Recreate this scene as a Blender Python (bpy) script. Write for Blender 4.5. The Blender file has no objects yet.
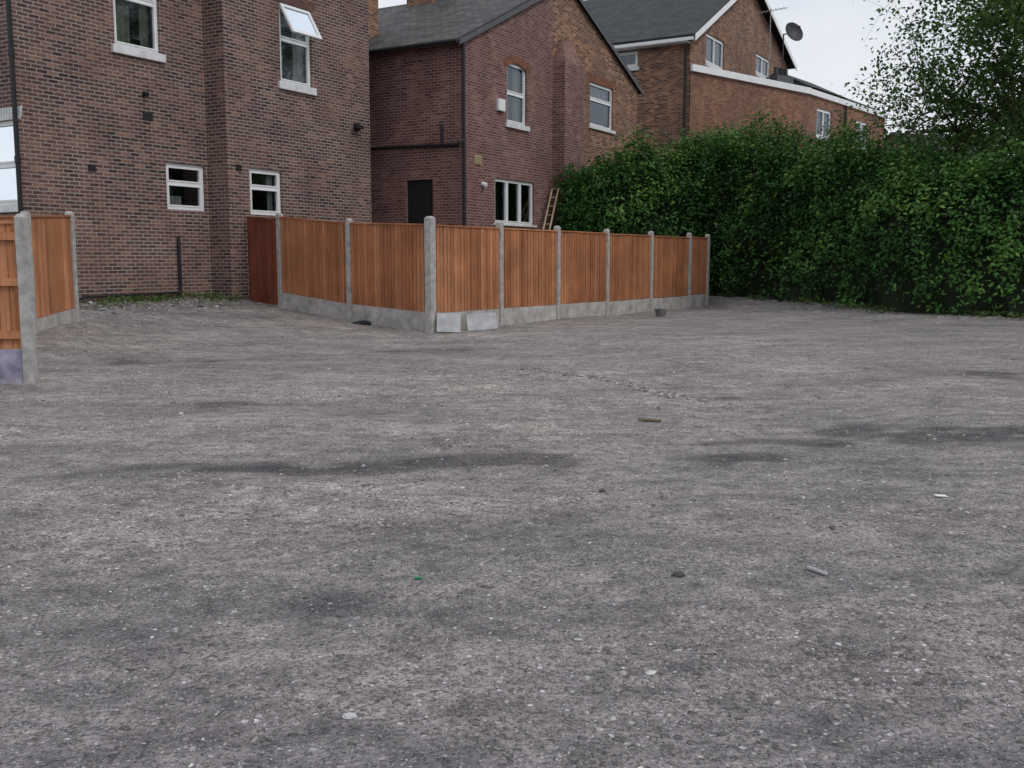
import bpy, math, random
import numpy as np
from mathutils import Vector, Matrix, Euler, noise
random.seed(7); np.random.seed(7)
scene = bpy.context.scene

# ------------------------------------------------------------------ materials
def newmat(name):
    m = bpy.data.materials.new(name); m.use_nodes = True
    nt = m.node_tree
    b = nt.nodes["Principled BSDF"]
    return m, nt, b
def N(nt, t, **kw):
    n = nt.nodes.new(t)
    for k, v in kw.items(): setattr(n, k, v)
    return n
def ramp(nt, stops, interp='LINEAR'):
    r = nt.nodes.new("ShaderNodeValToRGB"); cr = r.color_ramp; cr.interpolation = interp
    while len(cr.elements) < len(stops): cr.elements.new(0.5)
    for e, (p, c) in zip(cr.elements, stops):
        e.position = p
        e.color = (c, c, c, 1) if isinstance(c, (int, float)) else (c[0], c[1], c[2], 1)
    return r
def mixc(nt, a, b, fac, blend='MIX'):
    m = nt.nodes.new("ShaderNodeMix"); m.data_type = 'RGBA'; m.blend_type = blend
    for sock, val in ((m.inputs[6], a), (m.inputs[7], b), (m.inputs[0], fac)):
        if isinstance(val, bpy.types.NodeSocket): nt.links.new(val, sock)
        elif isinstance(val, (int, float)) and sock != m.inputs[0]: sock.default_value = (val, val, val, 1)
        elif isinstance(val, (int, float)): sock.default_value = val
        else: sock.default_value = (val[0], val[1], val[2], 1)
    return m.outputs[2]
def math_(nt, op, a, b=None, clamp=False):
    m = nt.nodes.new("ShaderNodeMath"); m.operation = op; m.use_clamp = clamp
    for i, v in enumerate((a, b)):
        if v is None: continue
        if isinstance(v, bpy.types.NodeSocket): nt.links.new(v, m.inputs[i])
        else: m.inputs[i].default_value = v
    return m.outputs[0]
def mapping(nt, src, scale):
    m = nt.nodes.new("ShaderNodeMapping"); m.inputs['Scale'].default_value = scale
    nt.links.new(src, m.inputs[0]); return m.outputs[0]
def noise_(nt, vec, scale, detail=4, rough=.55):
    n = N(nt, "ShaderNodeTexNoise"); n.inputs['Scale'].default_value = scale
    n.inputs['Detail'].default_value = detail; n.inputs['Roughness'].default_value = rough
    if vec is not None: nt.links.new(vec, n.inputs['Vector'])
    return n.outputs['Fac']
def bump(nt, b, h, strength=.5, dist=.01):
    bp = N(nt, "ShaderNodeBump"); bp.inputs['Strength'].default_value = strength
    bp.inputs['Distance'].default_value = dist
    nt.links.new(h, bp.inputs['Height']); nt.links.new(bp.outputs[0], b.inputs['Normal'])

def brick_mat(name, stops, mortar, patch, patch_amt=.5, msize=.010, bw=.225, rh=.075):
    m, nt, b = newmat(name)
    tc = N(nt, "ShaderNodeTexCoord").outputs['UV']
    br = N(nt, "ShaderNodeTexBrick"); br.offset = .5
    br.inputs['Color1'].default_value = (0, 0, 0, 1); br.inputs['Color2'].default_value = (1, 1, 1, 1)
    br.inputs['Mortar'].default_value = (.5, .5, .5, 1)
    for k, v in (('Scale', 1), ('Mortar Size', msize), ('Mortar Smooth', .3), ('Bias', 0), ('Brick Width', bw), ('Row Height', rh)):
        br.inputs[k].default_value = v
    nz = N(nt, "ShaderNodeTexNoise"); nz.inputs['Scale'].default_value = 3; nz.inputs['Detail'].default_value = 1
    nt.links.new(tc, nz.inputs['Vector'])
    vm = N(nt, "ShaderNodeVectorMath", operation='MULTIPLY_ADD')
    nt.links.new(nz.outputs['Color'], vm.inputs[0]); vm.inputs[1].default_value = (.012, .012, 0); nt.links.new(tc, vm.inputs[2])
    nt.links.new(vm.outputs[0], br.inputs['Vector'])
    col = ramp(nt, stops); nt.links.new(br.outputs['Color'], col.inputs[0])
    pn = ramp(nt, [(.38, 0), (.62, 1)]); nt.links.new(noise_(nt, tc, .45, 4, .6), pn.inputs[0])
    f = math_(nt, 'MULTIPLY', pn.outputs[0], patch_amt)
    c1 = mixc(nt, col.outputs[0], patch, f)
    st = ramp(nt, [(.3, .58), (.7, 1.16)]); nt.links.new(noise_(nt, mapping(nt, tc, (1.4, .35, 1)), 1.6, 5, .65), st.inputs[0])
    c2 = mixc(nt, c1, st.outputs[0], 1.0, 'MULTIPLY')
    gr = ramp(nt, [(.3, .8), (.7, 1.15)]); nt.links.new(noise_(nt, tc, 30, 2), gr.inputs[0])
    c3 = mixc(nt, c2, gr.outputs[0], 1.0, 'MULTIPLY')
    mn_ = ramp(nt, [(.3, .5), (.65, .92)]); nt.links.new(noise_(nt, tc, 1.1, 3), mn_.inputs[0])
    mf = math_(nt, 'MULTIPLY', br.outputs['Fac'], mn_.outputs[0])
    c4 = mixc(nt, c3, mortar, mf)
    sep = N(nt, "ShaderNodeSeparateXYZ"); nt.links.new(tc, sep.inputs[0])
    dr = ramp(nt, [(.0, .6), (.12, 1)]); nt.links.new(math_(nt, 'MULTIPLY', sep.outputs[1], .1), dr.inputs[0])
    c5 = mixc(nt, c4, dr.outputs[0], .6, 'MULTIPLY')
    nt.links.new(c5, b.inputs['Base Color']); b.inputs['Roughness'].default_value = .9
    b.inputs['Specular IOR Level'].default_value = .2
    bump(nt, b, math_(nt, 'MULTIPLY', br.outputs['Fac'], -1.), .6, .008)
    return m
M_brick1 = brick_mat("brick_purple_stock", [(0, (.042, .028, .034)), (.3, (.10, .057, .056)), (.6, (.15, .079, .070)), (.85, (.205, .11, .089)), (1, (.30, .165, .125))],
                     (.35, .315, .29), (.235, .13, .095), .4, .012)
M_brick2 = brick_mat("brick_pink", [(0, (.13, .06, .056)), (.4, (.20, .09, .08)), (.8, (.245, .12, .105)), (1, (.30, .17, .145))],
                     (.34, .28, .26), (.17, .08, .065), .3)
M_brick3 = brick_mat("brick_orange", [(0, (.07, .038, .032)), (.3, (.18, .08, .05)), (.6, (.29, .135, .075)), (.85, (.38, .19, .105)), (1, (.46, .27, .16))],
                     (.34, .29, .24), (.15, .07, .05), .5, .011)
M_brick4 = brick_mat("brick_extension", [(0, (.14, .062, .04)), (.4, (.24, .105, .063)), (.8, (.30, .14, .08)), (1, (.37, .19, .12))],
                     (.30, .24, .2), (.17, .08, .055), .4)
def simple(name, col, rough=.6, var=.15, scale=8, spec=.3, b2=0.0):
    m, nt, b = newmat(name)
    tc = N(nt, "ShaderNodeTexCoord").outputs['Object']
    r = ramp(nt, [(.3, 1 - var), (.7, 1 + var * .5)]); nt.links.new(noise_(nt, tc, scale, 4, .6), r.inputs[0])
    nt.links.new(mixc(nt, col, r.outputs[0], 1.0, 'MULTIPLY'), b.inputs['Base Color'])
    b.inputs['Roughness'].default_value = rough; b.inputs['Specular IOR Level'].default_value = spec
    if b2: bump(nt, b, noise_(nt, tc, scale * 5, 3), b2, .01)
    return m
M_white = simple("white_upvc", (.80, .81, .82), .35, .08, 3)
M_sill = simple("painted_sill", (.70, .71, .72), .7, .2, 6)
M_black = simple("black_plastic", (.02, .02, .022), .45, .2, 5)
M_dark = simple("dark_door_paint", (.018, .017, .018), .6, .3, 5)
M_conc = simple("concrete", (.42, .405, .385), .9, .35, 9, .2, .4)
M_conc2 = simple("concrete_gravel_board", (.44, .42, .40), .9, .4, 4, .2, .4)
M_slab = simple("pale_concrete_slab", (.46, .46, .48), .9, .25, 6, .2, .3)
M_bluebrick = simple("purplish_concrete_slab", (.36, .33, .44), .9, .5, 5, .2, .3)  # purplish concrete for the left fence's gravel boards
M_curt = simple("curtain_cloth", (.34, .36, .27), .9, .15, 4)
M_net = simple("net_curtain", (.5, .5, .48), .9, .1, 4)
M_yellow = simple("yellowed_vent", (.42, .36, .2), .7, .2, 20)
M_inside = simple("dark_room_backdrop", (.12, .11, .1), .9, .2, 2)  # dark sheet behind the windows, room gloom put into its colour
M_metal = simple("galvanised_metal", (.3, .3, .31), .5, .2, 8)
M_dish = simple("dish_grey", (.05, .05, .055), .5, .2, 8)
M_newwood = simple("raw_timber", (.48, .37, .23), .8, .4, 6)
M_oldwood = simple("weathered_timber", (.20, .15, .11), .9, .5, 30)
M_bag = simple("dark_plastic", (.02, .022, .03), .4, .3, 8)
M_bucket = simple("weathered_bucket", (.17, .17, .165), .8, .4, 8)
M_stonelump = simple("dark_stone", (.09, .085, .08), .9, .4, 30, .2, .6)
M_lead = simple("lead_flashing", (.10, .105, .115), .6, .3, 5)

def slate_mat(name, c0, c1):
    m, nt, b = newmat(name)
    tc = N(nt, "ShaderNodeTexCoord").outputs['UV']
    br = N(nt, "ShaderNodeTexBrick"); br.offset = .5
    br.inputs['Color1'].default_value = (0, 0, 0, 1); br.inputs['Color2'].default_value = (1, 1, 1, 1); br.inputs['Mortar'].default_value = (0, 0, 0, 1)
    for k, v in (('Scale', 1), ('Mortar Size', .010), ('Mortar Smooth', .2), ('Brick Width', .28), ('Row Height', .22)): br.inputs[k].default_value = v
    nt.links.new(tc, br.inputs['Vector'])
    col = ramp(nt, [(0, c0), (1, c1)]); nt.links.new(br.outputs['Color'], col.inputs[0])
    r = ramp(nt, [(.3, .65), (.7, 1.2)]); nt.links.new(noise_(nt, tc, 1.3, 5, .6), r.inputs[0])
    c2 = mixc(nt, col.outputs[0], r.outputs[0], 1.0, 'MULTIPLY')
    c3 = mixc(nt, c2, (.012, .012, .012), math_(nt, 'MULTIPLY', br.outputs['Fac'], .85))
    nt.links.new(c3, b.inputs['Base Color']); b.inputs['Roughness'].default_value = .7; b.inputs['Specular IOR Level'].default_value = .25
    sep = N(nt, "ShaderNodeSeparateXYZ"); nt.links.new(tc, sep.inputs[0])
    saw = math_(nt, 'FRACT', math_(nt, 'MULTIPLY', sep.outputs[1], 1 / .22))
    bump(nt, b, math_(nt, 'SUBTRACT', math_(nt, 'MULTIPLY', saw, -1.), br.outputs['Fac']), .8, .012)
    return m
M_slate = slate_mat("slate_weathered", (.045, .044, .048), (.105, .098, .096))
M_tile = slate_mat("tile_dark", (.026, .029, .036), (.05, .053, .062))

def glass_mat():
    m = bpy.data.materials.new("window_glass"); m.use_nodes = True; nt = m.node_tree; nt.nodes.clear()
    o = N(nt, "ShaderNodeOutputMaterial"); mx = N(nt, "ShaderNodeMixShader"); t = N(nt, "ShaderNodeBsdfTransparent")
    t.inputs[0].default_value = (.8, .84, .84, 1)
    g = N(nt, "ShaderNodeBsdfGlossy"); g.inputs['Roughness'].default_value = .03
    g.inputs['Color'].default_value = (.85, .92, 1, 1)
    tc = N(nt, "ShaderNodeTexCoord").outputs['Object']
    bp = N(nt, "ShaderNodeBump"); bp.inputs['Strength'].default_value = .1; bp.inputs['Distance'].default_value = .02
    nt.links.new(noise_(nt, tc, 2.5, 2), bp.inputs['Height']); nt.links.new(bp.outputs[0], g.inputs['Normal'])
    lw = N(nt, "ShaderNodeFresnel"); lw.inputs[0].default_value = 1.5
    nt.links.new(math_(nt, 'ADD', lw.outputs[0], .06, True), mx.inputs[0])
    nt.links.new(t.outputs[0], mx.inputs[1]); nt.links.new(g.outputs[0], mx.inputs[2]); nt.links.new(mx.outputs[0], o.inputs[0])
    return m
M_glass = glass_mat()

def fence_mat(name, ca, cb, cc):
    m, nt, b = newmat(name)
    tc = N(nt, "ShaderNodeTexCoord").outputs['UV']
    sep = N(nt, "ShaderNodeSeparateXYZ"); nt.links.new(tc, sep.inputs[0])
    idn = math_(nt, 'FLOOR', math_(nt, 'MULTIPLY', sep.outputs[0], .1))
    wn = N(nt, "ShaderNodeTexWhiteNoise", noise_dimensions='1D'); nt.links.new(idn, wn.inputs['W'])
    r = ramp(nt, [(0, ca), (.55, cb), (1, cc)]); nt.links.new(wn.outputs['Value'], r.inputs[0])
    g = ramp(nt, [(.3, .72), (.7, 1.18)]); nt.links.new(noise_(nt, mapping(nt, tc, (50, 2.2, 1)), 1, 4, .6), g.inputs[0])
    c = mixc(nt, r.outputs[0], g.outputs[0], 1.0, 'MULTIPLY')
    oc = N(nt, "ShaderNodeTexCoord").outputs['Object']
    g2 = ramp(nt, [(.35, .76), (.65, 1.12)]); nt.links.new(noise_(nt, oc, 1.2, 3), g2.inputs[0])
    c = mixc(nt, c, g2.outputs[0], 1.0, 'MULTIPLY')
    g3 = ramp(nt, [(.5, 0), (.75, .4)]); nt.links.new(noise_(nt, mapping(nt, oc, (3, 3, 1)), 1.7, 4, .65), g3.inputs[0])
    c = mixc(nt, c, (.26, .145, .095), g3.outputs[0])
    nt.links.new(c, b.inputs['Base Color']); b.inputs['Roughness'].default_value = .8; b.inputs['Specular IOR Level'].default_value = .2
    return m
M_fence = fence_mat("stained_fence_timber", (.36, .14, .066), (.44, .185, .088), (.52, .24, .125))
M_fence_red = fence_mat("red_stained_timber", (.20, .055, .032), (.24, .068, .038), (.28, .09, .05))

def leaf_mat(name, stops, transl=.25, rough=.5, spec=.3):
    m, nt, b = newmat(name)
    at = N(nt, "ShaderNodeAttribute"); at.attribute_name = "lv"
    r = ramp(nt, stops); nt.links.new(at.outputs['Fac'], r.inputs[0])
    nt.links.new(r.outputs[0], b.inputs['Base Color']); b.inputs['Roughness'].default_value = rough
    b.inputs['Specular IOR Level'].default_value = spec
    tr = N(nt, "ShaderNodeBsdfTranslucent"); nt.links.new(r.outputs[0], tr.inputs[0])
    mx = N(nt, "ShaderNodeMixShader"); mx.inputs[0].default_value = transl
    o = nt.nodes["Material Output"]
    nt.links.new(b.outputs[0], mx.inputs[1]); nt.links.new(tr.outputs[0], mx.inputs[2]); nt.links.new(mx.outputs[0], o.inputs[0])
    return m
M_hedge = leaf_mat("hedge_leaves", [(0, (.014, .046, .012)), (.35, (.036, .112, .024)), (.7, (.070, .182, .038)), (1, (.15, .27, .062))], .22, .6, .2)
M_hcore = simple("hedge_dark_core", (.014, .024, .010), .95, .4, 3)  # near-black solid hull filling the hedge behind the leaves
M_tree = leaf_mat("tree_leaves", [(0, (.03, .075, .02)), (.5, (.065, .14, .034)), (1, (.13, .21, .055))], .32, .6, .2)
M_bark = simple("bark", (.07, .058, .045), .95, .5, 6, .1, .8)
M_weed = leaf_mat("weed_leaves", [(0, (.05, .10, .02)), (1, (.12, .19, .05))], .2)

# ------------------------------------------------------------------ mesh builder
def mk_empty(name, loc):
    e = bpy.data.objects.new(name, None); e.location = loc; e.empty_display_size = .5
    scene.collection.objects.link(e); return e
class MB:
    def __init__(s): s.v = []; s.f = []; s.uv = []; s.m = []
    def poly(s, pts, uvs=None, m=0):
        i = len(s.v); s.v += [tuple(p) for p in pts]; s.f.append(tuple(range(i, i + len(pts))))
        s.uv += list(uvs) if uvs else [(0, 0)] * len(pts); s.m.append(m)
    def obj(s, name, mats, parent=None, smooth=False, bevel=0):
        me = bpy.data.meshes.new(name); me.from_pydata(s.v, [], s.f)
        uvl = me.uv_layers.new(name="UVMap"); uvl.data.foreach_set("uv", np.array(s.uv, dtype=np.float32).ravel())
        for mt in (mats if isinstance(mats, (list, tuple)) else [mats]): me.materials.append(mt)
        me.polygons.foreach_set("material_index", s.m)
        if smooth: me.polygons.foreach_set("use_smooth", [True] * len(s.f))
        me.update()
        o = bpy.data.objects.new(name, me); scene.collection.objects.link(o)
        if parent:
            o.parent = parent; o.matrix_parent_inverse = Matrix.Translation(-Vector(parent.location))
        if bevel:
            md = o.modifiers.new("Weld", 'WELD'); md.merge_threshold = .0005
            md = o.modifiers.new("Bevel", 'BEVEL'); md.width = bevel; md.segments = 2; md.limit_method = 'ANGLE'
        return o
    def hexa(s, p, m=0, uo=0.):
        p = [Vector(q) for q in p]
        for q in ((0, 1, 5, 4), (1, 2, 6, 5), (2, 3, 7, 6), (3, 0, 4, 7), (4, 5, 6, 7), (3, 2, 1, 0)):
            a, b_, c, d_ = [p[k] for k in q]
            L = (b_ - a).length; H = (d_ - a).length
            z0 = a.z if abs(d_.z - a.z) > H * .5 else 0
            s.poly((a, b_, c, d_), ((uo, z0), (uo + L, z0), (uo + L, z0 + H), (uo, z0 + H)), m)
    def box(s, fr, s0, s1, w0, w1, z0, z1, m=0, uo=None):
        P = lambda a, w, z: pt(fr, a, w, z)
        s.hexa((P(s0, w1, z0), P(s1, w1, z0), P(s1, w0, z0), P(s0, w0, z0), P(s0, w1, z1), P(s1, w1, z1), P(s1, w0, z1), P(s0, w0, z1)), m, s0 if uo is None else uo)
    def tube(s, p0, p1, r0, r1=None, n=8, m=0, cap=True):
        r1 = r0 if r1 is None else r1
        p0 = Vector(p0); p1 = Vector(p1); d = (p1 - p0).normalized()
        a = d.orthogonal().normalized(); b_ = d.cross(a)
        cs = [(math.cos(t), math.sin(t)) for t in [2 * math.pi * k / n for k in range(n)]]
        A = [p0 + (a * x + b_ * y) * r0 for x, y in cs]; B = [p1 + (a * x + b_ * y) * r1 for x, y in cs]
        for k in range(n):
            s.poly((A[k], A[(k + 1) % n], B[(k + 1) % n], B[k]), None, m)
        if cap: s.poly(B, None, m); s.poly(A[::-1], None, m)
def pt(fr, s, w, z):
    o, D, Nn = fr
    return Vector((o[0] + D[0] * s + Nn[0] * w, o[1] + D[1] * s + Nn[1] * w, z))
d1 = (.508, .861); n1 = (.861, -.508); mn = (-.861, .508); md1 = (-.508, -.861)

def wall(mb, fr, s0, s1, z0, prof, ops, m=0, depth=.14):
    def top(s):
        for (a, za), (b_, zb) in zip(prof, prof[1:]):
            if a - 1e-6 <= s <= b_ + 1e-6: return za + (zb - za) * (s - a) / (b_ - a)
        return prof[-1][1]
    cuts = sorted(set([s0, s1] + [o[0] for o in ops] + [o[1] for o in ops] + [p[0] for p in prof if s0 < p[0] < s1]))
    for a, b_ in zip(cuts, cuts[1:]):
        mid = (a + b_) / 2; z = z0
        for o in sorted([o for o in ops if o[0] < mid < o[1]], key=lambda o: o[2]):
            mb.poly([pt(fr, a, 0, z), pt(fr, b_, 0, z), pt(fr, b_, 0, o[2]), pt(fr, a, 0, o[2])], [(a, z), (b_, z), (b_, o[2]), (a, o[2])], m)
            z = o[3]
        mb.poly([pt(fr, a, 0, z), pt(fr, b_, 0, z), pt(fr, b_, 0, top(b_)), pt(fr, a, 0, top(a))], [(a, z), (b_, z), (b_, top(b_)), (a, top(a))], m)
    for (a, b_, c, d_) in [o[:4] for o in ops]:
        for (p, q, r_) in (((a, c), (a, d_), 0), ((b_, c), (b_, d_), 0), ((a, c), (b_, c), 1), ((a, d_), (b_, d_), 1)):
            if r_ == 0: uv = [(p[0], p[1]), (q[0], q[1]), (q[0] + depth, q[1]), (p[0] + depth, p[1])]
            else: uv = [(p[0], p[1]), (q[0], q[1]), (q[0], q[1] + depth), (p[0], p[1] + depth)]
            mb.poly([pt(fr, p[0], 0, p[1]), pt(fr, q[0], 0, q[1]), pt(fr, q[0], -depth, q[1]), pt(fr, p[0], -depth, p[1])], uv, m)

def window(parent, fr, s0, s1, z0, z1, bars_v=(), bars_h=(), sill=True, curtain=None, fw=.06, lintel=None, arch=0, sill_h=.15, t=.03):
    mb = MB(); W0, W1 = -.13, -.06
    mb.box(fr, s0, s0 + fw, W0, W1, z0, z1); mb.box(fr, s1 - fw, s1, W0, W1, z0, z1)
    mb.box(fr, s0 + fw, s1 - fw, W0, W1, z0, z0 + fw); mb.box(fr, s0 + fw, s1 - fw, W0, W1, z1 - fw, z1)
    xs = [s0 + fw] + list(bars_v) + [s1 - fw]
    for x in bars_v: mb.box(fr, x - .03, x + .03, W0, W1 - .002, z0 + fw, z1 - fw)
    for a, b_ in zip(xs, xs[1:]):
        a2 = a + (.03 if a in bars_v else 0); b2 = b_ - (.03 if b_ in bars_v else 0)
        for z in bars_h: mb.box(fr, a2, b2, W0, W1 - .004, z - .03, z + .03)
    zs = [z0 + fw] + [z for z in bars_h] + [z1 - fw]
    for a, b_ in zip(xs, xs[1:]):
        a2 = a + (.03 if a in bars_v else 0); b2 = b_ - (.03 if b_ in bars_v else 0)
        for c, d_ in zip(zs, zs[1:]):
            c2 = c + (.03 if c in bars_h else 0); d2 = d_ - (.03 if d_ in bars_h else 0)
            w0, w1 = W0 + .01, W1 + .012
            mb.box(fr, a2, a2 + t, w0, w1, c2, d2); mb.box(fr, b2 - t, b2, w0, w1, c2, d2)
            mb.box(fr, a2 + t, b2 - t, w0, w1, c2, c2 + t); mb.box(fr, a2 + t, b2 - t, w0, w1, d2 - t, d2)
    mb.obj("window_frame", M_white, parent)
    g = MB(); g.poly([pt(fr, s0 + fw, -.1, z0 + fw), pt(fr, s1 - fw, -.1, z0 + fw), pt(fr, s1 - fw, -.1, z1 - fw), pt(fr, s0 + fw, -.1, z1 - fw)])
    g.obj("window_glass", M_glass, parent)
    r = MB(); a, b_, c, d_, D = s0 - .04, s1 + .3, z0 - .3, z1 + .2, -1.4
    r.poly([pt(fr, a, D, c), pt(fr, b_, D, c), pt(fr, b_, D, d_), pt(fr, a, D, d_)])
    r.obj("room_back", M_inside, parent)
    if sill:
        sb = MB(); sb.box(fr, s0 - .09, s1 + .09, -.13, .07, z0 - sill_h, z0 - .002); sb.obj("window_sill", M_sill, parent, bevel=.01)
    for (a, b_, c, d_, mt) in (curtain or []):
        cb = MB(); n = max(6, int((b_ - a) / .035)); ph = random.random() * 6
        P = [(a + (b_ - a) * k / n, -.26 + .03 * math.sin(k * 1.35 + ph) + .012 * math.sin(k * .5)) for k in range(n + 1)]
        for (x0, y0), (x1, y1) in zip(P, P[1:]):
            cb.poly([pt(fr, x0, y0, c), pt(fr, x1, y1, c), pt(fr, x1, y1, d_), pt(fr, x0, y0, d_)])
        cb.obj("curtain", mt, parent, smooth=True)
    if lintel is not None:
        lb = MB(); n = int((s1 - s0 + .3) / .078); c = (s0 + s1) / 2; hw = (s1 - s0) / 2
        arcz = lambda x: z1 - arch * ((x - c) / hw) ** 2
        if arch:
            hd = MB(); K = 10
            for k in range(K):
                xa = s0 + (s1 - s0) * k / K; xb = s0 + (s1 - s0) * (k + 1) / K
                hd.poly([pt(fr, xa, -.03, arcz(xa)), pt(fr, xb, -.03, arcz(xb)), pt(fr, xb, -.03, z1), pt(fr, xa, -.03, z1)], [(xa, arcz(xa)), (xb, arcz(xb)), (xb, z1), (xa, z1)])
            hd.obj("arch_head", M_brick2, parent)
        for k in range(n):
            x0 = s0 - .15 + (s1 - s0 + .3) * k / n; x1 = s0 - .15 + (s1 - s0 + .3) * (k + 1) / n - .008
            q = .06 * ((x0 + x1) / 2 - c) / hw; za, zb = arcz(x0), arcz(x1); z_lo = .002
            lb.hexa([pt(fr, x0, .006, za + z_lo), pt(fr, x1, .006, zb + z_lo), pt(fr, x1, -.02, zb + z_lo), pt(fr, x0, -.02, za + z_lo),
                   pt(fr, x0 + q, .006, za + .225), pt(fr, x1 + q, .006, zb + .225), pt(fr, x1 + q, -.02, zb + .225), pt(fr, x0 + q, -.02, za + .225)])
        lb.obj("brick_arch", lintel, parent)
M_arch = simple("arch_bricks", (.25, .11, .07), .9, .5, 9, .2, .4)
M_arch_p = simple("arch_bricks_grey", (.17, .095, .078), .9, .6, 9, .2, .4)

def slab(mb, p0, p1, p2, p3, th, m=0):
    P = [Vector(p) for p in (p0, p1, p2, p3)]; T = [p + Vector((0, 0, th)) for p in P]
    L = (P[1] - P[0]).length; H = (P[3] - P[0]).length
    mb.poly(T, [(0, 0), (L, 0), (L, H), (0, H)], m)
    mb.poly(P[::-1], [(0, 0)] * 4, m)
    for k in range(4):
        j = (k + 1) % 4; mb.poly([P[k], P[j], T[j], T[k]], [(0, 0), (.2, 0), (.2, .1), (0, .1)], m)

# ------------------------------------------------------------------ ground
HEDGE = [(2.1, 30.7), (6.6, 33.0), (9.1, 27.4), (10.4, 24.0), (13.4, 22.0), (19.0, 19.2), (26, 16.2)]
def seg_dist(x, y, pts):
    best = 1e9
    for (ax, ay), (bx, by) in zip(pts, pts[1:]):
        t = ((x - ax) * (bx - ax) + (y - ay) * (by - ay)) / ((bx - ax) ** 2 + (by - ay) ** 2); t = min(1, max(0, t))
        best = min(best, math.hypot(x - ax - t * (bx - ax), y - ay - t * (by - ay)))
    return best
def g(x, y, fine=True):
    dist = (x + 6.52) * .861 - (y - 23.2) * .508
    z = .48 * (max(0, 1 - max(dist, 0) / 6.5)) ** 1.4
    if y < 8: z *= max(0, (y - 3) / 5)
    if 15 < y < 40 and x > 4:
        hd = seg_dist(x, y, HEDGE)
        if hd < 3.2 and x > 5.9: z += .20 * min(1, (3.2 - hd) / 1.6) * (1 if y > 26 else max(.3, 1 - (26 - y) / 3))
    if fine and -25 < x < 30 and y < 45:
        v = noise.noise(Vector((x * .35, y * .35, 3)))
        z += .035 * v + .022 * noise.noise(Vector((x * 1.3, y * 1.3, 7))) + .012 * noise.noise(Vector((x * 4, y * 4, 1)))
        if z > .15: z += .06 * noise.noise(Vector((x * 3, y * 3, 9)))
    return z
def axis(segs):
    out = []
    for a, b_, st in segs:
        n = max(1, round((b_ - a) / st)); out += [a + (b_ - a) * k / n for k in range(n)]
    return out + [segs[-1][1]]
XS = axis([(-900, -300, 300), (-300, -60, 80), (-60, -16, 8), (-16, -6, .3), (-6, 7, .11), (7, 20, .3), (20, 60, 8), (60, 300, 80), (300, 900, 300)])
YS = axis([(-600, -100, 250), (-100, -10, 15), (-10, 1, 1), (1, 13, .10), (13, 34, .22), (34, 70, 4), (70, 300, 60), (300, 1200, 300)])
def gauss(x, y, cx, cy, rx, ry): return math.exp(-((x - cx) / rx) ** 2 - ((y - cy) / ry) ** 2)
DAMP = [(3.4, 7.4, 1.3, .5, .95), (2.6, 7.0, .8, .35, .6), (-.1, 6.45, .55, .32, 1.25), (1.55, 6.4, .35, .3, .8), (-.95, 6.25, .8, .25, .95), (-2.5, 9, 2.0, .6, .5), (6, 11.5, 1.5, .6, .8), (2, 9.5, .8, .3, .45),
        (.5, 4.8, 1.5, .5, .4), (-2.3, 6.1, .8, .25, .5), (4, 5.6, 1.0, .4, .5), (-4.2, 13, 2.2, .8, .5), (-1, 14.5, 2.0, .6, .4), (2.5, 3.1, .8, .35, .35), (-.9, 3.6, .8, .4, .4), (1.3, 7.1, .5, .15, .5), (.2, 2.6, .9, .25, .3), (2.9, 4.2, 1.0, .5, .35)]
RUB = [(-1.2, 5.4, 1.2, .5, 1.0), (-2.1, 4.6, .7, .4, .8), (-.8, 5.0, .5, .3, .6), (-1.1, 10, 1.6, .9, .7), (.6, 11, 2.2, 1.4, .6), (1.0, 9.2, 1.2, .7, .7), (-.3, 7.5, 1.0, .6, .7), (1.3, 3.2, 1, .4, .5), (3.0, 13, 2.5, 1.4, .7), (-3.5, 10, 1.5, .9, .7), (2.0, 5.0, .8, .4, .4),
       (-3.4, 7.6, 1.3, .6, .7), (2.4, 16, 3, 1.5, .7), (-2, 17, 2, 1.0, .7), (.9, 7.8, 1.0, .4, .5), (-.6, 2.9, .5, .3, .4), (4.5, 9.5, 1.5, .6, .5), (-.6, 17.9, 1.6, .6, .8), (1.5, 20.5, 2, 1.5, .8), (-4, 18.8, 2, 1, .8), (-6, 15, 1.5, 2, .6), (-4.6, 11.5, 1.2, .8, .6)]
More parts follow.
